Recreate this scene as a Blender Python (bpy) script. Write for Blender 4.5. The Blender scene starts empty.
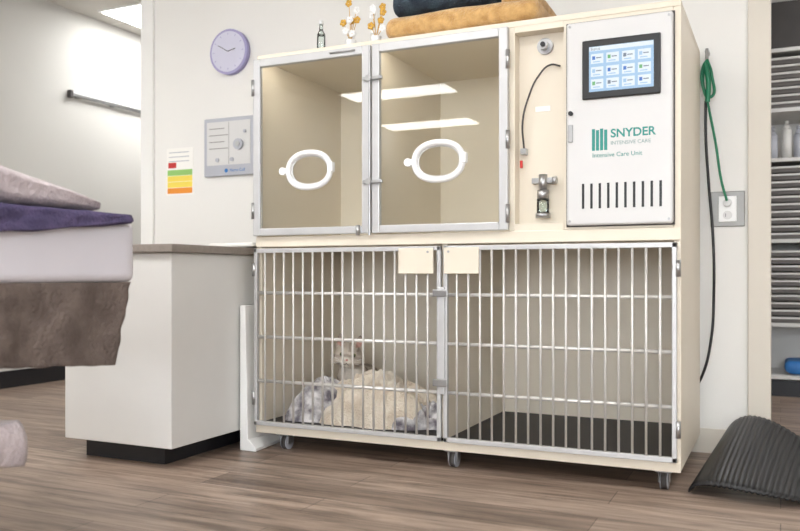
import bpy, bmesh, math, random
from mathutils import Vector, Matrix, noise
random.seed(4)
S = bpy.context.scene
COL = S.collection

# ---------------------------------------------------------------- materials
def lin(c):
    r = []
    for v in c:
        v = v/255.0
        r.append(v/12.92 if v <= 0.04045 else ((v+0.055)/1.055)**2.4)
    return (r[0], r[1], r[2], 1.0)

def M(name, col, rough=0.5, metal=0.0, var=0.0, vs=8.0, bump=0.0, bs=60.0, emit=0.0, col2=None, stretch=None, sheen=0.0, attr=None, dark=False):
    m = bpy.data.materials.new(name); m.use_nodes = True
    nt = m.node_tree; b = nt.nodes['Principled BSDF']
    b.inputs['Base Color'].default_value = (0.01,0.01,0.01,1) if dark else lin(col)
    b.inputs['Roughness'].default_value = rough
    b.inputs['Metallic'].default_value = metal
    if sheen: b.inputs['Sheen Weight'].default_value = sheen
    if emit:
        b.inputs['Emission Color'].default_value = lin(col)
        b.inputs['Emission Strength'].default_value = emit
    tc = nt.nodes.new('ShaderNodeTexCoord')
    src = tc.outputs['Object']
    if attr:
        a = nt.nodes.new('ShaderNodeAttribute'); a.attribute_name = attr; nt.links.new(a.outputs['Color'], b.inputs['Base Color'])
    if stretch:
        mp = nt.nodes.new('ShaderNodeMapping'); mp.inputs['Scale'].default_value = stretch
        nt.links.new(src, mp.inputs['Vector']); src = mp.outputs['Vector']
    if var or col2:
        n = nt.nodes.new('ShaderNodeTexNoise'); n.inputs['Scale'].default_value = vs; n.inputs['Detail'].default_value = 5
        nt.links.new(src, n.inputs['Vector'])
        r = nt.nodes.new('ShaderNodeValToRGB')
        r.color_ramp.elements[0].position = 0.35; r.color_ramp.elements[1].position = 0.65
        c = lin(col)
        if col2:
            r.color_ramp.elements[0].color = lin(col2); r.color_ramp.elements[1].color = c
        else:
            r.color_ramp.elements[0].color = (c[0]*(1-var), c[1]*(1-var), c[2]*(1-var), 1)
            r.color_ramp.elements[1].color = c
        nt.links.new(n.outputs['Fac'], r.inputs['Fac'])
        nt.links.new(r.outputs['Color'], b.inputs['Base Color'])
    if bump:
        n2 = nt.nodes.new('ShaderNodeTexNoise'); n2.inputs['Scale'].default_value = bs; n2.inputs['Detail'].default_value = 4
        nt.links.new(src, n2.inputs['Vector'])
        bp = nt.nodes.new('ShaderNodeBump'); bp.inputs['Strength'].default_value = bump; bp.inputs['Distance'].default_value = 0.01
        nt.links.new(n2.outputs['Fac'], bp.inputs['Height'])
        nt.links.new(bp.outputs['Normal'], b.inputs['Normal'])
    return m

m_wall = M('wall_paint_white', (236,234,229), 0.75, var=0.03, vs=2, bump=0.08, bs=180)
m_wall_l = M('wall_paint_grey', (214,212,206), 0.75, var=0.03, vs=2, bump=0.08, bs=180)
m_trimw = M('trim_white', (240,239,235), 0.5, var=0.02, vs=3)
m_trimb = M('trim_beige', (220,213,200), 0.55, var=0.03, vs=3)
m_base = M('baseboard_black', (32,32,36), 0.5, var=0.1)
m_cream = M('cage_cream_laminate', (227,217,199), 0.42, var=0.03, vs=4)
m_cream2 = M('cage_cream_inner', (230,221,204), 0.45, var=0.04, vs=4)
m_panel = M('control_panel_grey', (212,211,209), 0.38, var=0.02, vs=5)
m_steel = M('brushed_steel', (176,176,176), 0.32, 0.85, var=0.08, vs=30)
m_bar = M('cage_bar_steel', (216,213,208), 0.35, 0.35, var=0.05, vs=20)
m_alu = M('aluminium_frame', (200,200,200), 0.4, 0.35, var=0.05, vs=20)
m_outlet = M('outlet_grey', (138,136,132), 0.4, 0.3, var=0.05, vs=20)
m_whitepl = M('white_plastic', (242,242,240), 0.4, var=0.02)
m_black = M('black_plastic', (18,18,20), 0.4, var=0.1)
m_rubber = M('black_rubber', (20,20,22), 0.42, var=0.2, vs=20)
m_matfloor = M('dark_cage_floor', (40,37,36), 0.55, var=0.15, vs=20)
m_cab = M('cabinet_white_laminate', (224,223,220), 0.45, var=0.02)
m_ctop = M('countertop_taupe', (142,132,124), 0.5, var=0.12, vs=60)
m_teal = M('teal_ink', (40,140,130), 0.5, var=0.05)
m_pink = M('grey_ink', (120,150,145), 0.5, var=0.05)
m_scr = M('screen_glow', (168,204,236), 0.35, emit=0.95, dark=True)
m_scrw = M('screen_white', (232,242,250), 0.35, emit=0.98, dark=True)
m_scrb = M('screen_blue', (60,120,205), 0.35, emit=0.9, dark=True)
m_scrg = M('screen_green', (110,185,120), 0.35, emit=0.9, dark=True)
m_scrk = M('screen_text', (120,134,152), 0.35, emit=0.9, dark=True)
m_light = M('troffer_diffuser', (253,253,253), 0.5, emit=12.8)
m_cagefill = M('cage_fill_strip', (255,250,240), 0.5, emit=16.0)  # glow for the added strips that brighten the upper compartments
m_fill = M('fill_panel_glow', (238,246,255), 0.5, emit=15.0)  # glow of the made-up fill panel behind the camera
m_gold = M('golden_fleece', (226,184,120), 0.95, col2=(196,148,86), vs=30, bump=0.9, bs=140, sheen=0.4)
m_tealcloth = M('dark_blue_towel', (56,70,80), 0.95, col2=(34,44,56), vs=20, bump=0.7, bs=140)
m_creamfl = M('cream_blanket', (240,230,212), 0.95, col2=(216,200,178), vs=14, bump=0.9, bs=150, sheen=0.3)
m_patbl = M('patterned_blanket', (224,221,220), 0.95, bump=0.6, bs=120, col2=(104,98,106), vs=24)
m_greybl = M('pinkish_grey_blanket', (194,182,183), 0.95, col2=(168,156,159), vs=12, bump=0.7, bs=90, sheen=0.3)
m_purple = M('purple_towel', (88,77,112), 0.95, col2=(66,58,90), vs=20, bump=0.7, bs=150)
m_brown = M('brown_towel', (114,101,94), 0.95, col2=(90,78,72), vs=18, bump=0.9, bs=110)
m_matt = M('table_pad_white', (214,211,218), 0.55, var=0.05, vs=3)
m_green = M('green_hose', (16,120,84), 0.4, var=0.1)
m_red = M('red_mark', (200,40,36), 0.4, var=0.05)
m_orange = M('orange_ink', (240,150,50), 0.6, var=0.03)
m_yel = M('yellow_ink', (245,220,90), 0.6, var=0.03)
m_grn = M('green_ink', (150,200,110), 0.6, var=0.03)
m_paper = M('paper_white', (244,242,236), 0.7, var=0.02)
m_lav = M('clock_lavender', (160,154,196), 0.4, var=0.04)
m_lavf = M('clock_face', (208,207,224), 0.5, var=0.03)
m_plate = M('grey_notice_plate', (178,180,188), 0.4, var=0.03)
m_blue = M('blue_item', (50,120,190), 0.5, var=0.1)
m_tray = M('tray_grey_brown', (108,102,98), 0.5, var=0.2, vs=10)
m_shelf = M('shelf_white', (220,218,214), 0.5, var=0.03)
m_dark = M('dark_bin', (70,66,64), 0.6, var=0.2)
m_brass = M('gold_ornament', (206,160,66), 0.4, 0.5, var=0.1, vs=40)
m_fur = M('cat_fur', (170,160,150), 0.95, attr='fur', bump=0.5, bs=260)
m_nose = M('cat_nose', (200,140,134), 0.5, var=0.05)
m_eye = M('cat_eye_green', (130,136,84), 0.1, var=0.1)

def glass(name, tint=(0.97,0.97,0.955,1)):
    m = bpy.data.materials.new(name); m.use_nodes = True
    nt = m.node_tree; nt.nodes.clear()
    o = nt.nodes.new('ShaderNodeOutputMaterial'); mx = nt.nodes.new('ShaderNodeMixShader')
    t = nt.nodes.new('ShaderNodeBsdfTransparent'); g = nt.nodes.new('ShaderNodeBsdfGlossy')
    g.inputs['Roughness'].default_value = 0.01
    t.inputs['Color'].default_value = tint
    f = nt.nodes.new('ShaderNodeFresnel'); f.inputs['IOR'].default_value = 1.5
    nt.links.new(f.outputs[0], mx.inputs[0]); nt.links.new(t.outputs[0], mx.inputs[1]); nt.links.new(g.outputs[0], mx.inputs[2])
    nt.links.new(mx.outputs[0], o.inputs[0])
    return m
m_glass = glass('acrylic_door_pane')
m_glass2 = glass('clear_glass', (0.9,0.95,0.93,1))

# floor
m_floor = bpy.data.materials.new('vinyl_plank_floor'); m_floor.use_nodes = True
nt = m_floor.node_tree; b = nt.nodes['Principled BSDF']
tc = nt.nodes.new('ShaderNodeTexCoord')
br = nt.nodes.new('ShaderNodeTexBrick')
br.inputs['Scale'].default_value = 1.0; br.inputs['Brick Width'].default_value = 1.22; br.inputs['Row Height'].default_value = 0.15
br.inputs['Mortar Size'].default_value = 0.0012; br.offset = 0.37; br.inputs['Bias'].default_value = 0
br.inputs['Color1'].default_value = lin((168,149,134)); br.inputs['Color2'].default_value = lin((134,116,103)); br.inputs['Mortar'].default_value = lin((82,68,60))
nt.links.new(tc.outputs['Object'], br.inputs['Vector'])
mp = nt.nodes.new('ShaderNodeMapping'); mp.inputs['Scale'].default_value = (1.5, 16, 1)
nt.links.new(tc.outputs['Object'], mp.inputs['Vector'])
n = nt.nodes.new('ShaderNodeTexNoise'); n.inputs['Scale'].default_value = 1.6; n.inputs['Detail'].default_value = 8; n.inputs['Roughness'].default_value = 0.68
n.inputs['Distortion'].default_value = 0.4
nt.links.new(mp.outputs['Vector'], n.inputs['Vector'])
cr = nt.nodes.new('ShaderNodeValToRGB'); cr.color_ramp.elements[0].position = 0.36; cr.color_ramp.elements[0].color = (0.42,0.39,0.37,1)
cr.color_ramp.elements[1].position = 0.60; cr.color_ramp.elements[1].color = (1.12,1.10,1.08,1)
nt.links.new(n.outputs['Fac'], cr.inputs['Fac'])
mx = nt.nodes.new('ShaderNodeMix'); mx.data_type = 'RGBA'; mx.blend_type = 'MULTIPLY'; mx.inputs[0].default_value = 0.95
nt.links.new(br.outputs['Color'], mx.inputs[6]); nt.links.new(cr.outputs['Color'], mx.inputs[7])
nt.links.new(mx.outputs[2], b.inputs['Base Color'])
b.inputs['Roughness'].default_value = 0.38

# ceiling tiles
m_ceil = bpy.data.materials.new('ceiling_tile'); m_ceil.use_nodes = True
nt = m_ceil.node_tree; b = nt.nodes['Principled BSDF']
tc = nt.nodes.new('ShaderNodeTexCoord'); br = nt.nodes.new('ShaderNodeTexBrick')
br.offset = 0; br.inputs['Scale'].default_value = 1; br.inputs['Brick Width'].default_value = 0.6; br.inputs['Row Height'].default_value = 0.6
br.inputs['Mortar Size'].default_value = 0.012
br.inputs['Color1'].default_value = lin((226,223,217)); br.inputs['Color2'].default_value = lin((222,219,213)); br.inputs['Mortar'].default_value = lin((238,236,230))
nt.links.new(tc.outputs['Object'], br.inputs['Vector']); nt.links.new(br.outputs['Color'], b.inputs['Base Color'])
b.inputs['Roughness'].default_value = 0.9

# ---------------------------------------------------------------- helpers
def grp(name, loc):
    e = bpy.data.objects.new(name, None); e.location = loc; e.empty_display_size = 0.05
    COL.objects.link(e); return e
def link(o, parent=None):
    COL.objects.link(o)
    if parent is not None:
        o.parent = parent
        o.matrix_parent_inverse = Matrix.Translation(-Vector(parent.location))
    return o
def mesh(name, verts, faces, mat, parent=None, smooth=False):
    me = bpy.data.meshes.new(name); me.from_pydata([tuple(v) for v in verts], [], faces); me.update()
    me.materials.append(mat)
    if smooth:
        for p in me.polygons: p.use_smooth = True
    return link(bpy.data.objects.new(name, me), parent)
def box(name, x0, x1, y0, y1, z0, z1, mat, parent=None, bev=0.0, seg=2):
    cx, cy, cz = (x0+x1)/2, (y0+y1)/2, (z0+z1)/2
    hx, hy, hz = abs(x1-x0)/2, abs(y1-y0)/2, abs(z1-z0)/2
    v = [(sx*hx, sy*hy, sz*hz) for sz in (-1,1) for sy in (-1,1) for sx in (-1,1)]
    f = [(0,2,3,1),(4,5,7,6),(0,1,5,4),(2,6,7,3),(0,4,6,2),(1,3,7,5)]
    o = mesh(name, v, f, mat, parent); o.location = (cx,cy,cz)
    if bev:
        md = o.modifiers.new('bevel','BEVEL'); md.width = bev; md.segments = seg; md.limit_method = 'ANGLE'
    return o
def cyls(name, items, mat, parent=None, seg=12):
    V=[];F=[]
    for it in items:
        p0, p1, r0 = Vector(it[0]), Vector(it[1]), it[2]
        r1 = it[3] if len(it) > 3 else r0
        d = (p1-p0).normalized()
        a = d.orthogonal().normalized(); c = d.cross(a)
        n0 = len(V)
        for i in range(seg):
            t = 2*math.pi*i/seg; q = a*math.cos(t)+c*math.sin(t)
            V.append(p0+q*r0); V.append(p1+q*r1)
        for i in range(seg):
            j = (i+1)%seg
            F.append((n0+2*i, n0+2*i+1, n0+2*j+1, n0+2*j))
        F.append(tuple(n0+2*i for i in range(seg))); F.append(tuple(n0+2*i+1 for i in reversed(range(seg))))
    o = mesh(name, V, F, mat, parent)
    for p in o.data.polygons:
        if len(p.vertices) == 4: p.use_smooth = True
    bm = bmesh.new(); bm.from_mesh(o.data); bmesh.ops.recalc_face_normals(bm, faces=bm.faces); bm.to_mesh(o.data); bm.free()
    return o
def tube(name, pts, r, mat, parent=None, cyclic=False):
    cu = bpy.data.curves.new(name, 'CURVE'); cu.dimensions = '3D'; cu.bevel_depth = r; cu.bevel_resolution = 4; cu.resolution_u = 10
    sp = cu.splines.new('BEZIER'); sp.bezier_points.add(len(pts)-1)
    for bpnt, p in zip(sp.bezier_points, pts):
        bpnt.co = p; bpnt.handle_left_type = bpnt.handle_right_type = 'AUTO'
    sp.use_cyclic_u = cyclic; cu.use_fill_caps = True
    cu.materials.append(mat)
    return link(bpy.data.objects.new(name, cu), parent)
def text(name, body, loc, size, mat, parent):
    cu = bpy.data.curves.new(name, 'FONT'); cu.body = body; cu.size = size; cu.extrude = 0.0004
    cu.materials.append(mat)
    o = bpy.data.objects.new(name, cu); o.location = loc; o.rotation_euler = (math.pi/2,0,0)
    return link(o, parent)
def soft(name, x0,x1,y0,y1,z0,z1, mat, parent=None, amp=0.012, freq=9.0, seed=0, cuts=22, fn=None, rad=None):
    """soft rounded slab (folded cloth)"""
    bm = bmesh.new(); bmesh.ops.create_cube(bm, size=2)
    bmesh.ops.subdivide_edges(bm, edges=bm.edges[:], cuts=cuts, use_grid_fill=True)
    cx,cy,cz=(x0+x1)/2,(y0+y1)/2,(z0+z1)/2; hx,hy,hz=(x1-x0)/2,(y1-y0)/2,(z1-z0)/2
    mn = min(hx,hy,hz); r = rad or mn*0.9
    def warp(c,h):
        return math.copysign(1-(1-abs(c))**1.6, c)*h
    for v in bm.verts:
        c = v.co.copy()
        P = Vector((warp(c.x,hx), warp(c.y,hy), warp(c.z,hz)))
        I = Vector((max(-hx+r,min(hx-r,P.x)), max(-hy+r,min(hy-r,P.y)), max(-hz+r,min(hz-r,P.z))))
        d = P-I
        if d.length > 1e-6: P = I + d.normalized()*r
        W = P+Vector((cx,cy,cz))
        nz = noise.noise_vector(W*freq+Vector((seed,seed*2.3,seed*0.7)))
        W += nz*amp
        if fn: W = fn(W)
        v.co = W
    me = bpy.data.meshes.new(name); bm.to_mesh(me); bm.free(); me.materials.append(mat)
    for q in me.polygons: q.use_smooth = True
    return link(bpy.data.objects.new(name, me), parent)
def grid(name, fn, nu, nv, mat, parent=None, thick=0.0, smooth=True):
    V=[fn(i/(nu-1), j/(nv-1)) for j in range(nv) for i in range(nu)]
    F=[(j*nu+i, j*nu+i+1, (j+1)*nu+i+1, (j+1)*nu+i) for j in range(nv-1) for i in range(nu-1)]
    o = mesh(name, V, F, mat, parent, smooth)
    if thick:
        md = o.modifiers.new('solid','SOLIDIFY'); md.thickness = thick; md.offset = 0
    return o
def ball(name, c, rx, ry, rz, mat, parent=None, seg=20, rot=None):
    bm = bmesh.new(); bmesh.ops.create_uvsphere(bm, u_segments=seg, v_segments=seg//2+2, radius=1)
    me = bpy.data.meshes.new(name); bm.to_mesh(me); bm.free(); me.materials.append(mat)
    for q in me.polygons: q.use_smooth = True
    o = bpy.data.objects.new(name, me); o.location = c; o.scale=(rx,ry,rz)
    if rot: o.rotation_euler = rot
    return link(o, parent)

# ---------------------------------------------------------------- room shell
XL, XR, YB, YF, H = -4.10, 2.40, -4.60, 7.0, 2.35
WY = 3.25
FACES=[(3,2,1,0),(4,5,6,7),(0,1,5,4),(1,2,6,5),(2,3,7,6),(3,0,4,7)]
def slab(name,z0,z1,mat):
    return mesh(name,[(XL-.1,YB-.1,z0),(XR+.1,YB-.1,z0),(XR+.1,YF+.1,z0),(XL-.1,YF+.1,z0),(XL-.1,YB-.1,z1),(XR+.1,YB-.1,z1),(XR+.1,YF+.1,z1),(XL-.1,YF+.1,z1)],FACES,mat)
slab('floor',-0.05,0,m_floor)
slab('ceiling',H,H+0.06,m_ceil)
box('wall_left', XL-0.1, XL, YB, YF, 0, H, m_wall_l)
box('wall_right', XR, XR+0.1, YB, YF, 0, H, m_wall)
box('wall_behind_camera', XL, XR, YB-0.1, YB, 0, H, m_wall)
box('wall_far', XL, XR, YF, YF+0.1, 0, H, m_wall)
box('wall_back', -2.90, -0.09, WY, WY+0.12, 0, H, m_wall)
box('wall_storage_back', -1.4, XR, 5.36, 5.46, 0, H, m_wall_l)
box('wall_storage_side', -1.5, -1.4, WY+0.12, YF, 0, H, m_wall_l)
box('trim_1', -2.957, -2.879, WY-0.018, WY+0.138, 0, H, m_trimw, bev=0.003)
box('trim_2', -0.108, -0.032, WY-0.018, WY+0.138, 0, H, m_trimb, bev=0.003)
box('baseboard_left', XL, XL+0.012, YB, YF, 0, 0.10, m_base)
box('baseboard_back', -2.879, -0.108, WY-0.01, WY, 0, 0.09, m_trimb)
box('baseboard_storage', -1.4, XR, 5.35, 5.36, 0, 0.10, m_base)
# invented window-shaped fill light behind the camera, added to brighten the cage
Fp=grp('fill_panel_1',(0.5,YB,1.45))
box('fill_panel_pane',-0.9,1.9,YB+0.002,YB+0.01,0.75,2.15,m_fill,Fp)
for i,(a,bb,c,d) in enumerate([(-0.98,-0.9,0.67,2.23),(1.9,1.98,0.67,2.23),(-0.9,1.9,2.15,2.23),(-0.9,1.9,0.67,0.75),(0.47,0.53,0.75,2.15)]):
    box('fill_panel_frame_%d'%i,a,bb,YB+0.001,YB+0.04,c,d,m_trimw,Fp,0.003)

# ceiling troffers
def troffer(x0,x1,y0,y1):
    g = grp('ceiling_light', ((x0+x1)/2,(y0+y1)/2,H))
    box('frame', x0-0.02,x1+0.02,y0-0.02,y1+0.02, H-0.012, H-0.0005, m_trimw, g)
    box('diffuser', x0,x1,y0,y1, H-0.016, H-0.0125, m_light, g)
troffer(-3.72,-2.68,-1.90,-1.56)
troffer(-4.07,-3.03,-3.48,-3.12)
troffer(-2.1,-0.9,0.75,1.35)  # added out of view to light the cage front
troffer(0.4,1.6,0.75,1.35)  # added out of view as general illumination
troffer(-0.8,0.4,-1.3,-0.7)  # added overhead, kept out of the door reflections
troffer(-3.93,-3.33,3.95,5.15)
troffer(0.7,1.3,3.9,4.9)  # unseen, added to light the storage room
troffer(-3.9,-3.3,0.4,1.6)
troffer(-0.6,0.6,-3.3,-2.7)  # added further back to throw light more level into the cage

# ---------------------------------------------------------------- kennel unit
CX0, CX1, CY0, CY1 = -1.793, -0.270, 2.58, 3.21
K = grp('veterinary_cage_unit', (-1.03, 2.9, 0))
t = 0.022
box('side_left', CX0, CX0+t, CY0, CY1, 0.07, 1.467, m_cream, K, 0.002)
box('side_right', CX1-t, CX1, CY0, CY1, 0.07, 1.467, m_cream, K, 0.003)
box('back_panel', CX0+t, CX1-t, CY1-0.018, CY1, 0.07, 1.467, m_cream2, K)
box('top_panel', CX0, CX1, CY0, CY1, 1.467, 1.487, m_cream, K, 0.003)
box('middle_shelf', CX0+t, CX1-t, CY0+0.004, CY1-0.018, 0.765, 0.803, m_cream2, K)
box('middle_front_rail', CX0, CX1, CY0-0.006, CY0+0.002, 0.765, 0.803, m_cream, K, 0.002)
box('bottom_panel', CX0+t, CX1-t, CY0+0.004, CY1-0.018, 0.072, 0.098, m_cream, K)
box('bottom_front_rail', CX0, CX1, CY0-0.006, CY0+0.002, 0.068, 0.098, m_cream, K, 0.002)
box('cage_floor_mat', CX0+t, CX1-t, CY0+0.006, CY1-0.018, 0.098, 0.108, m_matfloor, K)
box('lower_divider', -1.041, -1.021, CY0+0.004, CY1-0.018, 0.108, 0.765, m_cream2, K)
box('upper_divider', -1.308, -1.294, CY0+0.008, CY1-0.018, 0.803, 1.467, m_cream2, K)
box('upper_right_wall', -0.806, -0.785, CY0, CY1-0.018, 0.803, 1.467, m_cream, K, 0.003)
box('fill_strip_a', -1.72, -1.36, CY0+0.015, CY0+0.04, 1.455, 1.466, m_cagefill, K)  # hidden fill strips, added to lift the dark interior
box('fill_strip_b', -1.25, -0.86, CY0+0.015, CY0+0.04, 1.455, 1.466, m_cagefill, K)
# control column
box('column_stile', -0.625, CX1-t, CY0, CY0+0.12, 0.803, 1.467, m_cream, K, 0.003)
box('column_top', -0.785, -0.625, CY0, CY0+0.12, 1.448, 1.467, m_cream, K)
box('column_bottom', -0.785, -0.625, CY0, CY0+0.12, 0.803, 0.826, m_cream, K)
box('recess_back', -0.785, -0.625, CY0+0.05, CY0+0.07, 0.826, 1.448, m_cream, K)
box('recess_lip', -0.782, -0.628, CY0+0.046, CY0+0.05, 0.83, 0.836, m_cream2, K)
# control panel
PX0, PX1, PZ0, PZ1 = -0.611, -0.291, 0.815, 1.450
PY = CY0-0.022
box('control_panel', PX0, PX1, PY, CY0, PZ0, PZ1, m_panel, K, 0.008, 3)
box('control_panel_gasket', PX0-0.004, PX1+0.004, CY0-0.006, CY0-0.0005, PZ0-0.004, PZ1+0.004, m_dark, K, 0.002)
box('screen_bezel', -0.560,-0.325, PY-0.008, PY-0.0002, 1.204,1.387, m_black, K, 0.005)
box('screen', -0.538,-0.345, PY-0.0095, PY-0.008, 1.226,1.365, m_scr, K)
box('screen_header',-.537,-.346, PY-0.0101, PY-0.0096,1.351,1.364,m_scrw,K)
for i,x in enumerate((-.532,-.485,-.438,-.391)):
    for j,z in enumerate((1.312,1.272,1.234)):
        box('screen_widget_%d_%d'%(i,j), x,x+0.038, PY-0.0101, PY-0.0096, z,z+0.030, m_scrw, K)
        box('screen_icon_%d_%d'%(i,j), x+0.004,x+0.013, PY-0.0105, PY-0.0101, z+0.012,z+0.023, [m_scrb,m_scr,m_scrg,m_scrb,m_scrk][(i*2+j)%5], K)
        box('screen_value_%d_%d'%(i,j), x+0.016,x+0.032, PY-0.0105, PY-0.0101, z+0.016,z+0.019, m_scrk, K)
        box('screen_unit_%d_%d'%(i,j), x+0.006,x+0.028, PY-0.0105, PY-0.0101, z+0.004,z+0.007, m_scr, K)
text('screen_title','Status',(-.533,PY-0.0105,1.3535),0.012,m_scrk,K)
text('panel_letters_a','SNYDER',(-0.474,PY-0.0006,1.083),0.036,m_teal,K).data.offset=0.0008
text('panel_letters_b','INTENSIVE CARE',(-0.474,PY-0.0006,1.060),0.016,m_pink,K)
text('panel_letters_c','Intensive Care Unit',(-0.530,PY-0.0006,1.024),0.019,m_teal,K)
for i in range(4):
    x = -0.531+i*0.0125
    box('panel_mark_%d'%i, x, x+0.0095, PY-0.0008, PY-0.0001, 1.045, 1.112-0.004*(i%2), m_teal, K)
for i in range(10):
    x = -0.562+i*0.0258
    box('vent_slot_%d'%i, x, x+0.0075, PY-0.0012, PY-0.0001, 0.866, 0.944, m_black, K, 0.0005)
cyls('panel_lock', [((-0.596,PY-0.012,1.165),(-0.596,PY,1.165),0.007)], m_black, K, 16)
box('panel_latch', -0.605,-0.590, PY-0.006, PY, 1.075,1.13, m_steel, K, 0.002)
cyls('panel_screws', [((x,PY-0.003,z),(x,PY,z),0.004) for x in (-0.600,-0.302) for z in (0.828,1.437)], m_steel, K)
# oxygen gear in recess
RY = CY0+0.05
cyls('regulator_knob', [((-0.696,RY-0.012,1.405),(-0.696,RY,1.405),0.026),((-0.696,RY-0.035,1.405),(-0.696,RY-0.012,1.405),0.015)], m_steel, K, 24)
cyls('regulator_centre', [((-0.696,RY-0.040,1.405),(-0.696,RY-0.035,1.405),0.008)], m_black, K, 16)
tube('oxygen_tube', [(-0.645,RY-0.01,1.335),(-0.675,RY-0.02,1.34),(-0.712,RY-0.03,1.305),(-0.745,RY-0.03,1.24),(-0.765,RY-0.03,1.16),(-0.763,RY-0.02,1.07)], 0.003, m_dark, K)
box('oxygen_label', -0.730,-0.680, RY-0.002, RY, 1.195,1.212, m_paper, K)
box('red_tag', -0.775,-0.766, RY-0.03, RY-0.022, 1.010,1.035, m_red, K, 0.002)
box('tube_clip', -0.775,-0.755, RY-0.025, RY, 1.055,1.075, m_steel, K, 0.002)
box('flowmeter_bracket', -0.735,-0.665, RY-0.03, RY, 0.957,0.975, m_steel, K, 0.002)
cyls('flowmeter_body', [((-0.697,RY-0.03,0.985),(-0.697,RY-0.03,0.935),0.014),((-0.697,RY-0.03,0.905),(-0.697,RY-0.03,0.935),0.019),((-0.697,RY-0.03,0.845),(-0.697,RY-0.03,0.86),0.024),((-0.665,RY-0.03,0.965),(-0.652,RY-0.03,0.965),0.012)], m_steel, K, 20)
cyls('flowmeter_jar', [((-0.697,RY-0.03,0.86),(-0.697,RY-0.03,0.905),0.020)], m_glass2, K, 20)

# upper acrylic doors
def plexi(x0, x1, hinge):
    z0, z1 = 0.806, 1.466; y0,y1 = CY0-0.026, CY0-0.004; w=0.030
    n='upper_door_%s'%hinge
    box(n+'_stile_a', x0, x0+w, y0,y1,z0,z1, m_alu,K,0.003); box(n+'_stile_b', x1-w, x1, y0,y1,z0,z1, m_alu,K,0.003)
    box(n+'_rail_top', x0+w,x1-w,y0,y1,z1-w,z1,m_alu,K,0.003); box(n+'_rail_bottom', x0+w,x1-w,y0,y1,z0,z0+w*0.9,m_alu,K,0.003)
    box(n+'_pane', x0+w,x1-w,y0+0.009,y0+0.013,z0+w*0.9,z1-w,m_glass,K)
    return y0
y0 = plexi(CX0, -1.304, 'left'); plexi(-1.296, -0.802, 'right')
def port(cx, cz, nm):
    pts=[]
    for i in range(20):
        a=2*math.pi*i/20; ca,sa=math.cos(a),math.sin(a)
        e=2/2.25
        pts.append((cx+0.087*math.copysign(abs(ca)**e,ca), y0-0.002, cz+0.063*math.copysign(abs(sa)**e,sa)))
    tube(nm+'_ring', pts, 0.0105, m_whitepl, K, True)
    pts=[(cx+(p[0]-cx)*0.87, y0+0.004, cz+(p[2]-cz)*0.83) for p in pts]
    tube(nm+'_inner_ring', pts, 0.004, m_panel, K, True)
    cyls(nm+'_hub', [((cx-0.108,y0-0.014,cz),(cx-0.108,y0+0.009,cz),0.014)], m_whitepl, K, 18)
    box(nm+'_arm', cx-0.108, cx-0.084, y0-0.012, y0+0.002, cz-0.011, cz+0.011, m_whitepl, K, 0.003)
    box(nm+'_catch', cx+0.080, cx+0.102, y0-0.014, y0+0.009, cz-0.012, cz+0.024, m_whitepl, K, 0.004)
port(-1.547,1.040,'left_port'); port(-1.043,1.043,'right_port')
# hinges + latches
for i,(x,z) in enumerate([(-1.30,1.345),(-1.30,0.985)]):
    box('upper_latch_%d'%i, x-0.024,x+0.05,y0-0.014,y0,z-0.006,z+0.006,m_steel,K,0.002)
    cyls('upper_latch_pin_%d'%i, [((x,y0-0.02,z),(x,y0,z),0.011)], m_steel, K, 16)
for i,(x,z) in enumerate([(-0.802,1.36),(-0.802,1.10),(-0.802,0.86),(CX0,1.36),(CX0,0.90)]):
    cyls('upper_hinge_%d'%i, [((x,y0+0.002,z-0.03),(x,y0+0.002,z+0.03),0.007)], m_steel, K, 12)
tube('upper_latch_rod', [(-1.30,y0-0.006,1.46),(-1.30,y0-0.006,1.2),(-1.30,y0-0.006,0.80)], 0.005, m_steel, K)
cyls('latch_foot', [((-1.345,y0-0.008,0.80),(-1.345,y0-0.008,0.835),0.008)], m_steel, K)
cyls('top_vents', [((-1.46,y0-0.004,1.452),(-1.36,y0-0.004,1.452),0.003)], m_steel, K)

# lower barred doors
def bars(x0, x1, nm):
    z0,z1=0.100,0.758; y=CY0-0.018
    box(nm+'_stile_a',x0,x0+0.014,y-0.008,y+0.008,z0,z1,m_alu,K,0.002); box(nm+'_stile_b',x1-0.014,x1,y-0.008,y+0.008,z0,z1,m_alu,K,0.002)
    box(nm+'_rail_a',x0,x1,y-0.008,y+0.008,z1-0.016,z1,m_alu,K,0.002); box(nm+'_rail_b',x0,x1,y-0.008,y+0.008,z0,z0+0.016,m_alu,K,0.002)
    L=[]
    N=18
    for i in range(1,N):
        x=x0+0.007+(x1-x0-0.014)*i/N
        L.append(((x,y-0.004,z0+0.01),(x,y-0.004,z1-0.01),0.0040))
    for k in range(1,4):
        z=z0+(z1-z0)*k/4
        L.append(((x0+0.01,y+0.004,z),(x1-0.01,y+0.004,z),0.0065))
    cyls(nm+'_bars',L,m_bar,K,10)
    return y
y = bars(CX0+0.004,-1.036,'lower_left_door'); bars(-1.026,CX1-0.010,'lower_right_door')
box('door_latch_bar',-1.043,-1.019,y-0.016,y-0.008,0.26,0.62,m_alu,K,0.003)
for i,z in enumerate((0.60,0.30)):
    box('door_latch_%d'%i,-1.058,-1.004,y-0.026,y-0.016,z-0.012,z+0.012,m_steel,K,0.003)
cyls('door_hinges',[((x,y-0.004,z-0.025),(x,y-0.004,z+0.025),0.008) for x in (CX0+0.002,CX1-0.006) for z in (0.20,0.68)],m_steel,K)
for i,(a,bb) in enumerate([(-1.190,-1.060),(-1.022,-0.898)]):
    box('card_holder_%d'%i,a,bb,y-0.014,y-0.009,0.664,0.752,m_cream,K,0.003)
    cyls('card_rivet_%d'%i,[(((a+bb)/2+0.045*(1 if i==0 else -1),y-0.016,0.738),((a+bb)/2+0.045*(1 if i==0 else -1),y-0.014,0.738),0.004)],m_steel,K)
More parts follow.
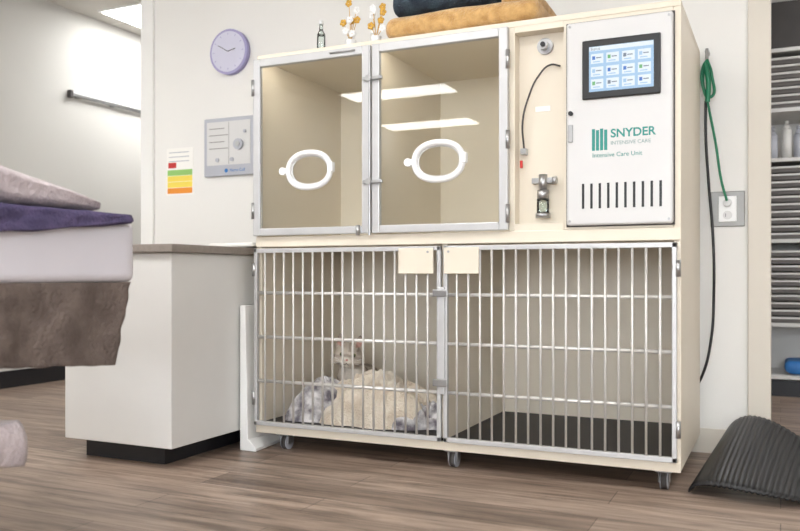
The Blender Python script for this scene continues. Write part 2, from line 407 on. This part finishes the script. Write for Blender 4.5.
# casters
for i,(x,yy) in enumerate([(-1.70,2.64),(-1.02,2.64),(-0.325,2.64),(-1.70,3.14),(-0.325,3.14)]):
    cyls('caster_wheel_%d'%i,[((x-0.012,yy+0.004,0.028),(x+0.012,yy+0.004,0.028),0.028)],m_plate,K,24)
    cyls('caster_tyre_%d'%i,[((x-0.009,yy+0.004,0.0285),(x+0.009,yy+0.004,0.0285),0.0285)],m_dark,K,24)
    cyls('caster_hub_%d'%i,[((x-0.0135,yy+0.004,0.028),(x+0.0135,yy+0.004,0.028),0.012)],m_steel,K,16)
    box('caster_fork_a_%d'%i,x-0.018,x-0.0145,yy-0.016,yy+0.018,0.022,0.060,m_steel,K,0.002)
    box('caster_fork_b_%d'%i,x+0.0145,x+0.018,yy-0.016,yy+0.018,0.022,0.060,m_steel,K,0.002)
    box('caster_plate_%d'%i,x-0.025,x+0.025,yy-0.030,yy+0.030,0.056,0.068,m_steel,K,0.002)

# ---------------------------------------------------------------- things on top of the cage
TZ=1.487
B=grp('folded_golden_blanket',(-0.98,2.80,TZ))
soft('lower_fold',-1.275,-0.715,2.60,3.05,TZ+0.006,TZ+0.085,m_gold,B,amp=0.007,freq=12,seed=3)
soft('upper_fold',-0.86,-0.735,2.66,3.04,TZ+0.082,TZ+0.13,m_gold,B,amp=0.005,freq=11,seed=8)
soft('folded_dark_towel',-1.262,-0.872,2.62,3.0,TZ+0.094,TZ+0.20,m_tealcloth,None,amp=0.006,freq=11,seed=5)
G=grp('glass_bottle',(-1.56,2.66,TZ))
cyls('bottle_body',[((-1.56,2.66,TZ),(-1.56,2.66,TZ+0.07),0.016),((-1.56,2.66,TZ+0.07),(-1.56,2.66,TZ+0.09),0.016,0.007),((-1.56,2.66,TZ+0.09),(-1.56,2.66,TZ+0.11),0.007)],m_glass2,G,24)
cyls('bottle_cap',[((-1.56,2.66,TZ+0.11),(-1.56,2.66,TZ+0.125),0.009)],m_whitepl,G,20)
for (ox,sd) in ((-1.44,1),(-1.335,2)):
    rr=random.Random(sd)
    g=grp('golden_flower_ornament',(ox,2.67,TZ))
    cyls('pot',[((ox,2.67,TZ),(ox,2.67,TZ+0.04),0.014,0.020)],m_whitepl,g,20)
    for k in range(9):
        a=rr.uniform(0,6.28); l=rr.uniform(0.01,0.030); hz=rr.uniform(0.06,0.18)
        e=(ox+math.cos(a)*l,2.67+math.sin(a)*l*0.6,TZ+hz)
        tube('stem_%d'%k,[(ox,2.67,TZ+0.035),((ox+e[0])/2*1.0,(2.67+e[1])/2,TZ+hz*0.6+0.01),e],0.0012,m_brass,g)
        for q in range(5):
            b2=q*1.257+a
            ball('petal_%d_%d'%(k,q),(e[0]+math.cos(b2)*0.008,e[1]-0.002,e[2]+math.sin(b2)*0.008),0.0065,0.003,0.0065,m_brass if k%2 else m_whitepl,g,10)

# ---------------------------------------------------------------- blankets + cat in the cage
FZ=0.108
def sm(a,b,x):
    k=max(0,min(1,(x-a)/(b-a))); return k*k*(3-2*k)
def rid(n_): return 1-3.0*math.sqrt(n_*n_+0.006)
def pile(name,cx,cy,rx,ry,h,seed,mat,fold=0.03,rot=0.0,par=None,slant=0,pw=2.2):
    def fn(u,v):
        a=u*2*math.pi; r=v
        rr=1+0.26*noise.noise(Vector((math.cos(a)*1.8,math.sin(a)*1.8,seed)))
        lx,ly=math.cos(a)*rx*r*rr, math.sin(a)*ry*r*rr
        x=cx+lx*math.cos(rot)-ly*math.sin(rot); yv=cy+lx*math.sin(rot)+ly*math.cos(rot)
        prof=max(0.0,1-r**pw)
        W=noise.noise_vector(Vector((x*5,yv*5,seed)))*0.6
        nA=noise.noise(Vector((x*6+W.x,yv*6+W.y,seed*1.7)))
        # long soft fold ridges
        nB=rid(noise.noise(Vector((x*14+seed+W.x*3,yv*7+W.y*3,seed))))
        nC=rid(noise.noise(Vector((x*9+W.y*4,yv*20+W.x*4,seed+5))))
        edge=0.016+0.02*abs(noise.noise(Vector((a*2.2,seed,0))))
        z=FZ+edge*(1-r**14)+prof*h*(1+slant*lx/rx)+(fold*nA*1.4+fold*nB*0.6+fold*0.45*nC)*min(1,prof*1.8)
        x=min(max(x,CX0+t+0.012),-1.052); yv=min(max(yv,CY0+0.02),CY1-0.03)
        return (x,yv,max(z,FZ+0.002))
    return grid(name,fn,170,70,mat,par)
BL=grp('crumpled_cage_blankets',(-1.4,2.85,FZ))
pile('patterned_base_blanket',-1.41,2.81,0.34,0.19,0.030,4.0,m_patbl,0.018,0.0,BL,0,4)
pile('patterned_blanket_a',-1.63,2.79,0.15,0.15,0.095,6.0,m_patbl,0.032,0.0,BL)
pile('patterned_blanket_b',-1.17,2.78,0.12,0.13,0.060,9.0,m_patbl,0.028,0.0,BL)
pile('cream_blanket',-1.370,2.79,0.262,0.170,0.160,2.0,m_creamfl,0.042,0.05,BL,0.08,1.9)

C=grp('cat',(-1.57,2.98,FZ))
hx,hy,hz=-1.560,2.875,0.345
HR=Matrix.Translation((hx,hy,hz))@Matrix.Rotation(math.radians(24),4,'Z')@Matrix.Rotation(math.radians(6),4,'Y')@Matrix.Rotation(math.radians(6),4,'X')@Matrix.Scale(1.08,4)
HI=HR.inverted(); I4=Matrix.Identity(4)
parts=[]
def sph(c,r,mat=None,seg=28):
    bm=bmesh.new(); bmesh.ops.create_uvsphere(bm,u_segments=seg,v_segments=seg*2//3,radius=1)
    for v in bm.verts: v.co=(mat or HR)@Vector((c[0]+v.co.x*r[0],c[1]+v.co.y*r[1],c[2]+v.co.z*r[2]))
    me=bpy.data.meshes.new('tmp'); bm.to_mesh(me); bm.free(); o=bpy.data.objects.new('tmp',me); COL.objects.link(o); parts.append(o)
def chain(pts):
    for (p0,r0),(p1,r1) in zip(pts[:-1],pts[1:]):
        p0=Vector(p0);p1=Vector(p1); n_=max(2,int((p1-p0).length/(min(r0,r1)*0.35)))
        for i in range(n_+1):
            k=i/n_; p=p0.lerp(p1,k); r=r0+(r1-r0)*k
            sph(p,(r,r,r),I4,18)
# trunk: deep chest narrowing to loin, rounded hips; neck carrying the head
chain([((-1.605,3.085,0.205),0.082),((-1.60,3.03,0.215),0.080),((-1.585,2.965,0.225),0.072),((-1.572,2.925,0.265),0.056),((hx,hy+0.02,hz-0.02),0.040)])
chain([((-1.535,2.93,0.21),0.034),((-1.520,2.88,0.225),0.024),((-1.515,2.81,0.226),0.017)])
chain([((-1.625,2.93,0.20),0.034),((-1.640,2.88,0.205),0.024),((-1.645,2.81,0.206),0.017)])
chain([((-1.545,3.07,0.18),0.052),((-1.515,3.00,0.165),0.036),((-1.52,3.05,0.135),0.024),((-1.51,2.96,0.13),0.018)])
chain([((-1.675,3.07,0.18),0.050),((-1.71,3.00,0.165),0.034),((-1.705,3.05,0.135),0.024),((-1.715,2.96,0.13),0.018)])
chain([((-1.56,3.13,0.155),0.022),((-1.48,3.13,0.14),0.018),((-1.435,3.06,0.135),0.016),((-1.44,2.98,0.133),0.013)])
sph((0,0,0),(0.050,0.052,0.045))
for s in (-1,1):
    sph((s*0.026,-0.016,-0.016),(0.030,0.030,0.025))
    sph((s*0.0095,-0.056,-0.017),(0.013,0.015,0.011))
    bm=bmesh.new()
    prof=[(-0.026,-0.004),(-0.019,0.020),(-0.007,0.040),(0.0,0.047),(0.009,0.038),(0.018,0.016),(0.022,-0.006)]
    fr=[bm.verts.new(HR@Vector((s*(0.029+x*(1)+z*0.18),-0.004-0.10*abs(x),0.028+z))) for x,z in prof]
    bk=[bm.verts.new(HR@Vector((s*(0.029+x*0.9+z*0.18),0.012,0.028+z*0.97))) for x,z in prof]
    bm.faces.new(fr); bm.faces.new(list(reversed(bk)))
    for i in range(len(prof)):
        j=(i+1)%len(prof); bm.faces.new((fr[j],fr[i],bk[i],bk[j]))
    bmesh.ops.recalc_face_normals(bm,faces=bm.faces)
    me=bpy.data.meshes.new('tmp'); bm.to_mesh(me); bm.free(); o=bpy.data.objects.new('tmp',me); COL.objects.link(o); parts.append(o)
sph((0,-0.046,-0.005),(0.013,0.020,0.012)); sph((0,-0.048,-0.030),(0.013,0.014,0.009)); sph((0,-0.012,0.020),(0.040,0.035,0.028))
sph((hx+0.003,hy+0.04,hz-0.090),(0.056,0.048,0.062),I4)
sph((-1.515,2.795,0.224),(0.021,0.028,0.016),I4); sph((-1.645,2.795,0.204),(0.021,0.028,0.016),I4)
bm=bmesh.new()
for o in parts: bm.from_mesh(o.data)
me=bpy.data.meshes.new('body'); bm.to_mesh(me); bm.free()
for o in parts: bpy.data.objects.remove(o)
tmp=bpy.data.objects.new('tmpcat',me); COL.objects.link(tmp)
rm=tmp.modifiers.new('r','REMESH'); rm.mode='VOXEL'; rm.voxel_size=0.0032
smo=tmp.modifiers.new('s','SMOOTH'); smo.iterations=4; smo.factor=0.5
bpy.context.view_layer.update(); dg=bpy.context.evaluated_depsgraph_get()
me2=bpy.data.meshes.new_from_object(tmp.evaluated_get(dg)); bpy.data.objects.remove(tmp)
me2.materials.clear(); me2.materials.append(m_fur)
for p in me2.polygons: p.use_smooth=True
ca=me2.color_attributes.new('fur','FLOAT_COLOR','POINT')
G1,G2,W1,PK=[Vector(lin(c)[:3]) for c in ((198,186,172),(140,127,117),(232,224,212),(196,156,144))]
for v in me2.vertices:
    p=v.co; q=HI@p
    st=math.sin((p.y*60+p.z*22)+5*noise.noise(p*14))
    k=sm(0.0,0.7,st)*0.8
    inhead=q.length<0.085 and q.z>-0.05
    if inhead:
        st=math.sin(q.x*230+2*noise.noise(p*40)) if q.z>0.018 else math.sin(q.z*230+abs(q.x)*60)
        k=sm(0.1,0.8,st)*0.6
        if q.z>0.048: k=max(k,0.8)
    c=G1.lerp(G2,k); c=c*(1+noise.noise(p*60)*0.12)
    w_=0
    if inhead and q.y<0: w_=(1-sm(0.020,0.032,math.hypot(q.x,(q.z+0.024))))*0.7
    d=math.hypot((p.x-hx-0.004)/0.05,(p.z-(hz-0.09))/0.055)
    if p.y<hy+0.06 and not inhead: w_=max(w_,(1-sm(0.7,1.15,d))*0.75)
    if p.y<2.84 and p.z<0.26: w_=max(w_,1-sm(2.815,2.835,p.y))
    c=c.lerp(W1,w_)
    for s in (-1,1):
        e=Vector((q.x-s*0.035,0,q.z-0.044))
        if q.y<-0.001 and q.z>0.032 and math.hypot(e.x/0.010,e.z/0.016)<1: c=PK.copy()
    ca.data[v.index].color=(c.x,c.y,c.z,1)
link(bpy.data.objects.new('body',me2),C)
def hp(x,y_,z): return tuple(HR@Vector((x,y_,z)))
for s,nm in ((-1,'left'),(1,'right')):
    ball('eye_'+nm,hp(s*0.021,-0.0405,0.006),0.0092,0.0092,0.0085,m_eye,C,20)
    ball('pupil_'+nm,hp(s*0.0215,-0.0482,0.006),0.0062,0.0022,0.0072,m_black,C,14)
    for k in range(3):
        tube('whisker_%s_%d'%(nm,k),[hp(s*0.014,-0.066,-0.017),hp(s*0.04,-0.062,-0.014+0.008*(k-1)),hp(s*0.066,-0.05,-0.016+0.016*(k-1))],0.0004,m_whitepl,C)
ball('nose',hp(0,-0.0685,-0.008),0.0055,0.004,0.0038,m_nose,C,14)
tube('mouth',[hp(-0.010,-0.0665,-0.026),hp(-0.004,-0.070,-0.0245),hp(0,-0.071,-0.019),hp(0.004,-0.070,-0.0245),hp(0.010,-0.0665,-0.026)],0.0008,m_black,C)

# ---------------------------------------------------------------- cabinet / counter
Q=grp('counter_cabinet',(-2.1,2.6,0))
box('cabinet_body',-2.348,-1.860,2.180,WY-0.012,0.072,0.736,m_cab,Q,0.003)
box('toe_kick',-2.310,-1.945,2.245,WY-0.012,0.0,0.072,m_base,Q)
box('countertop',-2.365,-1.842,2.160,WY-0.002,0.736,0.765,m_ctop,Q,0.004)
soft('paper_sheets',-2.05,-1.84,2.62,2.95,0.768,0.785,m_paper,None,amp=0.003,freq=6,seed=2,cuts=12)
# thin white panel slotted between the cabinet and the cage, lower edge flared towards the cage
bb_=grp('white_folding_board',(-1.834,2.8,0))
pv=[]
for yv in (2.548,3.05):
    pv+=[(-1.848,yv,0.0),(-1.775 if yv<2.6 else -1.822,yv,0.0),(-1.775 if yv<2.6 else -1.822,yv,0.012),(-1.812 if yv<2.6 else -1.822,yv,0.045),(-1.824,yv,0.545),(-1.848,yv,0.545)]
F_=[(0,1,2,3,4,5),(11,10,9,8,7,6)]+[(i,(i+1)%6+0,(i+1)%6+6,i+6)[::-1] for i in range(6)]
o=mesh('board',pv,F_,m_whitepl,bb_); md=o.modifiers.new('b','BEVEL'); md.width=0.003; md.segments=2

# ---------------------------------------------------------------- wall items
ck=grp('wall_clock',(-2.403,WY-0.02,1.732))
cyls('clock_case',[((-2.403,WY-0.030,1.732),(-2.403,WY-0.001,1.732),0.108)],m_lav,ck,48)
cyls('clock_dial',[((-2.403,WY-0.032,1.732),(-2.403,WY-0.030,1.732),0.097)],m_lavf,ck,48)
cyls('clock_hands',[((-2.403,WY-0.034,1.732),(-2.36,WY-0.034,1.742),0.002),((-2.403,WY-0.034,1.732),(-2.46,WY-0.034,1.765),0.0015)],m_dark,ck,8)
cyls('clock_ticks',[((-2.403+0.080*math.cos(a*math.pi/6),WY-0.033,1.732+0.080*math.sin(a*math.pi/6)),(-2.403+0.088*math.cos(a*math.pi/6),WY-0.033,1.732+0.088*math.sin(a*math.pi/6)),0.0015) for a in range(12)],m_lav,ck,6)
P=grp('alarm_control_plate',(-2.41,WY,1.28))
box('plate',-2.553,-2.262,WY-0.022,WY-0.0005,1.138,1.418,m_plate,P,0.004)
box('inner_plate',-2.535,-2.280,WY-0.024,WY-0.022,1.190,1.400,m_panel,P,0.002)
fy=WY-0.024
cyls('dials',[((-2.345,fy-0.012,1.285),(-2.345,fy,1.285),0.026),((-2.385,fy-0.006,1.215),(-2.385,fy,1.215),0.010),((-2.47,fy-0.006,1.215),(-2.47,fy,1.215),0.010),((-2.31,fy-0.006,1.345),(-2.31,fy,1.345),0.008)],m_plate,P,24)
cyls('dial_centre',[((-2.345,fy-0.015,1.285),(-2.345,fy-0.012,1.285),0.012)],m_steel,P,24)
for i in range(4): box('line_%d'%i,-2.52,-2.43+0.02*(i%2),fy-0.0006,fy,1.365-i*0.032,1.369-i*0.032,m_outlet,P)
box('seam',-2.405,-2.403,fy-0.0006,fy,1.195,1.395,m_outlet,P)
cyls('plate_logo',[((-2.42,WY-0.0235,1.163),(-2.42,WY-0.022,1.163),0.010)],m_blue,P,20)
text('plate_letters','Nurse Call',(-2.40,WY-0.0226,1.157),0.02,m_blue,P)
P=grp('wall_notice_sheet',(-2.716,WY,1.18))
box('sheet',-2.80,-2.632,WY-0.003,WY-0.0005,1.060,1.294,m_paper,P)
for i in range(4):
    z=1.185-i*0.03
    box('band_%d'%i,-2.795,-2.64,WY-0.0036,WY-0.003,z-0.028,z,[m_grn,m_yel,m_yel,m_orange][i],P)
for i in range(3): box('print_%d'%i,-2.785,-2.66,WY-0.0036,WY-0.003,1.27-i*0.022,1.274-i*0.022,m_plate,P)
box('small_mark',-2.79,-2.74,WY-0.0036,WY-0.003,1.195,1.222,m_red,P)
P=grp('wall_rail',(XL,4.4,1.81))
box('rail',XL+0.012,XL+0.026,3.84,5.3,1.797,1.822,m_steel,P,0.003)
for i,yy in enumerate((3.9,4.2,4.5,4.8,5.1)): box('rail_mount_%d'%i,XL,XL+0.013,yy-0.015,yy+0.015,1.792,1.826,m_steel,P)
box('rail_end',XL,XL+0.032,3.825,3.845,1.785,1.832,m_dark,P)

O=grp('wall_outlet',(-0.176,WY,0.903))
box('steel_plate',-0.236,-0.118,WY-0.008,WY-0.0005,0.838,0.968,m_outlet,O,0.003)
box('socket_plate',-0.208,-0.146,WY-0.012,WY-0.008,0.856,0.950,m_whitepl,O,0.003)
for i,z in enumerate((0.925,0.88)):
    cyls('socket_%d'%i,[((-0.177,WY-0.0135,z),(-0.177,WY-0.012,z),0.016)],m_panel,O,20)
    box('slots_%d'%i,-0.184,-0.182,WY-0.014,WY-0.0134,z-0.006,z+0.006,m_black,O)
cyls('plug',[((-0.177,WY-0.04,0.925),(-0.177,WY-0.0135,0.925),0.013)],m_panel,O,16)

Hs=grp('green_oxygen_hose',(-0.25,3.15,1.3))
cyls('wall_fitting',[((-0.245,WY-0.05,1.48),(-0.245,WY-0.001,1.48),0.008),((-0.245,WY-0.05,1.44),(-0.245,WY-0.05,1.49),0.006)],m_steel,Hs)
tube('hose_a',[(-0.245,WY-0.05,1.45),(-0.258,WY-0.06,1.38),(-0.240,WY-0.05,1.28),(-0.215,WY-0.05,1.14),(-0.195,WY-0.05,1.00),(-0.177,WY-0.045,0.93)],0.0045,m_green,Hs)
tube('hose_b',[(-0.245,WY-0.05,1.45),(-0.228,WY-0.06,1.39),(-0.236,WY-0.05,1.31),(-0.255,WY-0.06,1.34),(-0.258,WY-0.06,1.42),(-0.243,WY-0.05,1.45)],0.0055,m_green,Hs)
tube('hose_c',[(-0.250,WY-0.07,1.43),(-0.238,WY-0.075,1.36),(-0.242,WY-0.07,1.29)],0.009,m_green,Hs)
tube('black_power_cord',[(-0.250,WY-0.04,1.30),(-0.250,WY-0.04,1.18),(-0.240,WY-0.04,1.0),(-0.225,WY-0.04,0.8),(-0.222,WY-0.04,0.6),(-0.232,WY-0.04,0.42),(-0.262,WY-0.04,0.29),(-0.30,WY-0.025,0.22)],0.0050,m_black)

# ---------------------------------------------------------------- black ribbed mat
def matf(u,v):
    yy=2.60+0.50*v
    x=-0.250+0.06*v+0.36*u
    prof=math.sin(math.pi*min(1,u**0.55))**0.8 if 0<u<1 else 0
    Hh=0.035+0.125*(v**0.75)
    z=0.008+Hh*max(0,prof)
    z+=0.0020*math.sin(u*2*math.pi*24)*min(1,max(0,(u-0.12)/0.1))
    yy-=0.05*math.sin(math.pi*u)*(1-v)
    return (x,yy,max(z,0.004))
grid('black_ribbed_floor_mat',matf,260,24,m_rubber,None,0.006)

# ---------------------------------------------------------------- exam table
T=grp('exam_table',(-1.8,0.95,0))
TX=-1.50
soft('table_pad',-2.12,TX,0.25,1.625,0.640,0.797,m_matt,T,amp=0.002,freq=4,seed=1,cuts=34,rad=0.022)
box('table_frame',-2.08,TX-0.04,0.30,1.56,0.595,0.640,m_steel,T,0.004)
box('pedestal',-1.92,-1.72,0.55,0.85,0.06,0.595,m_steel,T,0.01)
box('base',-2.08,-1.56,0.40,1.02,0.0,0.06,m_steel,T,0.01)
box('lower_tray',-2.05,-1.56,0.38,1.14,0.235,0.25,m_steel,T,0.004)
def taper(W):
    k=max(0,min(1,(W.y-1.0)/0.50))
    if W.z>0.817: W.z=0.817+(W.z-0.817)*(1-0.80*k)
    return W
soft('grey_blanket_on_table',-2.05,TX-0.005,0.35,1.53,0.822,0.955,m_greybl,None,amp=0.012,freq=8,seed=7,cuts=30,fn=taper,rad=0.04)
def purp(u,v):
    yy=0.35+u*1.245
    if v<0.5:
        x=-1.95+(TX+0.008+1.95)*(v/0.5); z=0.808+0.003*noise.noise(Vector((x*12,yy*12,0)))
    else:
        k=(v-0.5)/0.5; drop=0.062 if yy<1.2 else max(0.012,0.062-(yy-1.2)*0.12)
        drop*=1+0.25*noise.noise(Vector((yy*7,2,0)))
        x=TX+0.008+0.006*k+0.006*noise.noise(Vector((yy*14,k*2,4))); z=0.808-drop*k
    return (x,yy,z)
grid('purple_towel',purp,90,30,m_purple,None,0.012)
def brown(u,v):
    yy=0.40+u*(1.21-0.07*v)
    L=0.115+0.09*u
    w=math.sin(yy*32+v)*0.010*v+0.016*noise.noise(Vector((yy*9,v*2,1)))*v
    return (TX-0.012+w+0.012*v, yy+0.01*noise.noise(Vector((v*6,u*9,3))), 0.642-(L)*v+0.006*noise.noise(Vector((yy*20,0,9)))*v)
grid('brown_hanging_towel',brown,110,34,m_brown,None,0.014)
def trt(u,v):
    # towel lying on the lower tray with its edge hanging over the side
    yy=0.45+u*0.83
    if v<0.6: x=-2.0+(0.49)*(v/0.6); z=0.335+0.012*noise.noise(Vector((x*8,yy*8,2)))
    else:
        k=(v-0.6)/0.4; x=-1.51+0.012*math.sin(k*3)+0.010*noise.noise(Vector((yy*12,k*2,7))); z=0.335-0.085*k+0.01*noise.noise(Vector((yy*8,1,7)))
    return (x,yy,z)
grid('towel_on_tray',trt,70,40,m_greybl,T,0.016)
box('folded_towel_stack',-1.98,-1.57,0.47,1.12,0.251,0.322,m_greybl,T,0.02,4)

# ---------------------------------------------------------------- storage shelves beyond doorway
SH=grp('storage_shelving',(0.4,5.1,0))
SX0,SX1,SY0,SY1=-0.45,1.15,4.90,5.33
box('side_a',SX0,SX0+0.02,SY0,SY1,0,2.2,m_shelf,SH); box('side_b',SX1-0.02,SX1,SY0,SY1,0,2.2,m_shelf,SH)
box('plinth',SX0+0.02,SX1-0.02,SY0+0.02,SY1,0,0.085,m_base,SH)
box('unit_back',SX0+0.02,SX1-0.02,SY1-0.01,SY1,0.085,2.2,m_shelf,SH)
for i,z in enumerate((0.095,0.38,0.835,1.275,1.545,1.87)):
    box('shelf_%d'%i,SX0+0.02,SX1-0.02,SY0,SY1-0.01,z,z+0.02,m_shelf,SH)
def trays(z0,z1):
    n_=int((z1-z0)/0.040)
    for i in range(n_):
        z=z0+i*0.040
        box('tray_%.3f'%z,-0.40,1.10,SY0+0.01,SY1-0.03,z+0.0005,z+0.026,m_tray,SH,0.002)
        box('tray_edge_%.3f'%z,-0.40,1.10,SY0-0.002,SY0+0.01,z+0.022,z+0.032,m_shelf,SH)
trays(0.40,0.83); trays(0.856,1.27); trays(1.566,1.865)
for i,x in enumerate((-0.04,0.03,0.09,0.17)):
    g=grp('supply_bottle',(x,4.98,1.296)); hh=0.13+0.03*(i%2)
    cyls('bottle',[((x,4.98,1.296),(x,4.98,1.296+hh),0.026),((x,4.98,1.296+hh),(x,4.98,1.296+hh+0.03),0.024,0.010),((x,4.98,1.326+hh),(x,4.98,1.346+hh),0.012)],m_shelf if i%2 else m_plate,g,20)
box('dark_storage_bin',-0.35,0.9,SY0+0.02,SY1-0.04,1.891,2.15,m_dark,None,0.01)
soft('blue_cloth_stack',0.02,0.35,SY0+0.03,SY0+0.3,0.120,0.19,m_blue,None,amp=0.008,seed=2,cuts=12)
box('white_supply_box',-0.32,-0.06,SY0+0.04,SY0+0.3,0.116,0.26,m_paper,None,0.004)

# ---------------------------------------------------------------- world, camera
w=bpy.data.worlds.new('world'); S.world=w; w.use_nodes=True
w.node_tree.nodes['Background'].inputs[0].default_value=(0.9,0.9,0.9,1); w.node_tree.nodes['Background'].inputs[1].default_value=0.3
cam=bpy.data.cameras.new('camera'); co=bpy.data.objects.new('camera',cam); COL.objects.link(co)
co.location=(0,0,0.66); co.rotation_euler=(math.pi/2,0,math.radians(24.9))
cam.lens=36.9; cam.sensor_width=36; cam.shift_y=0.0119; cam.clip_start=0.05
cam.dof.use_dof=True; cam.dof.focus_distance=2.85; cam.dof.aperture_fstop=2.8
S.camera=co
S.view_settings.view_transform='Standard'
S.view_settings.look='None'
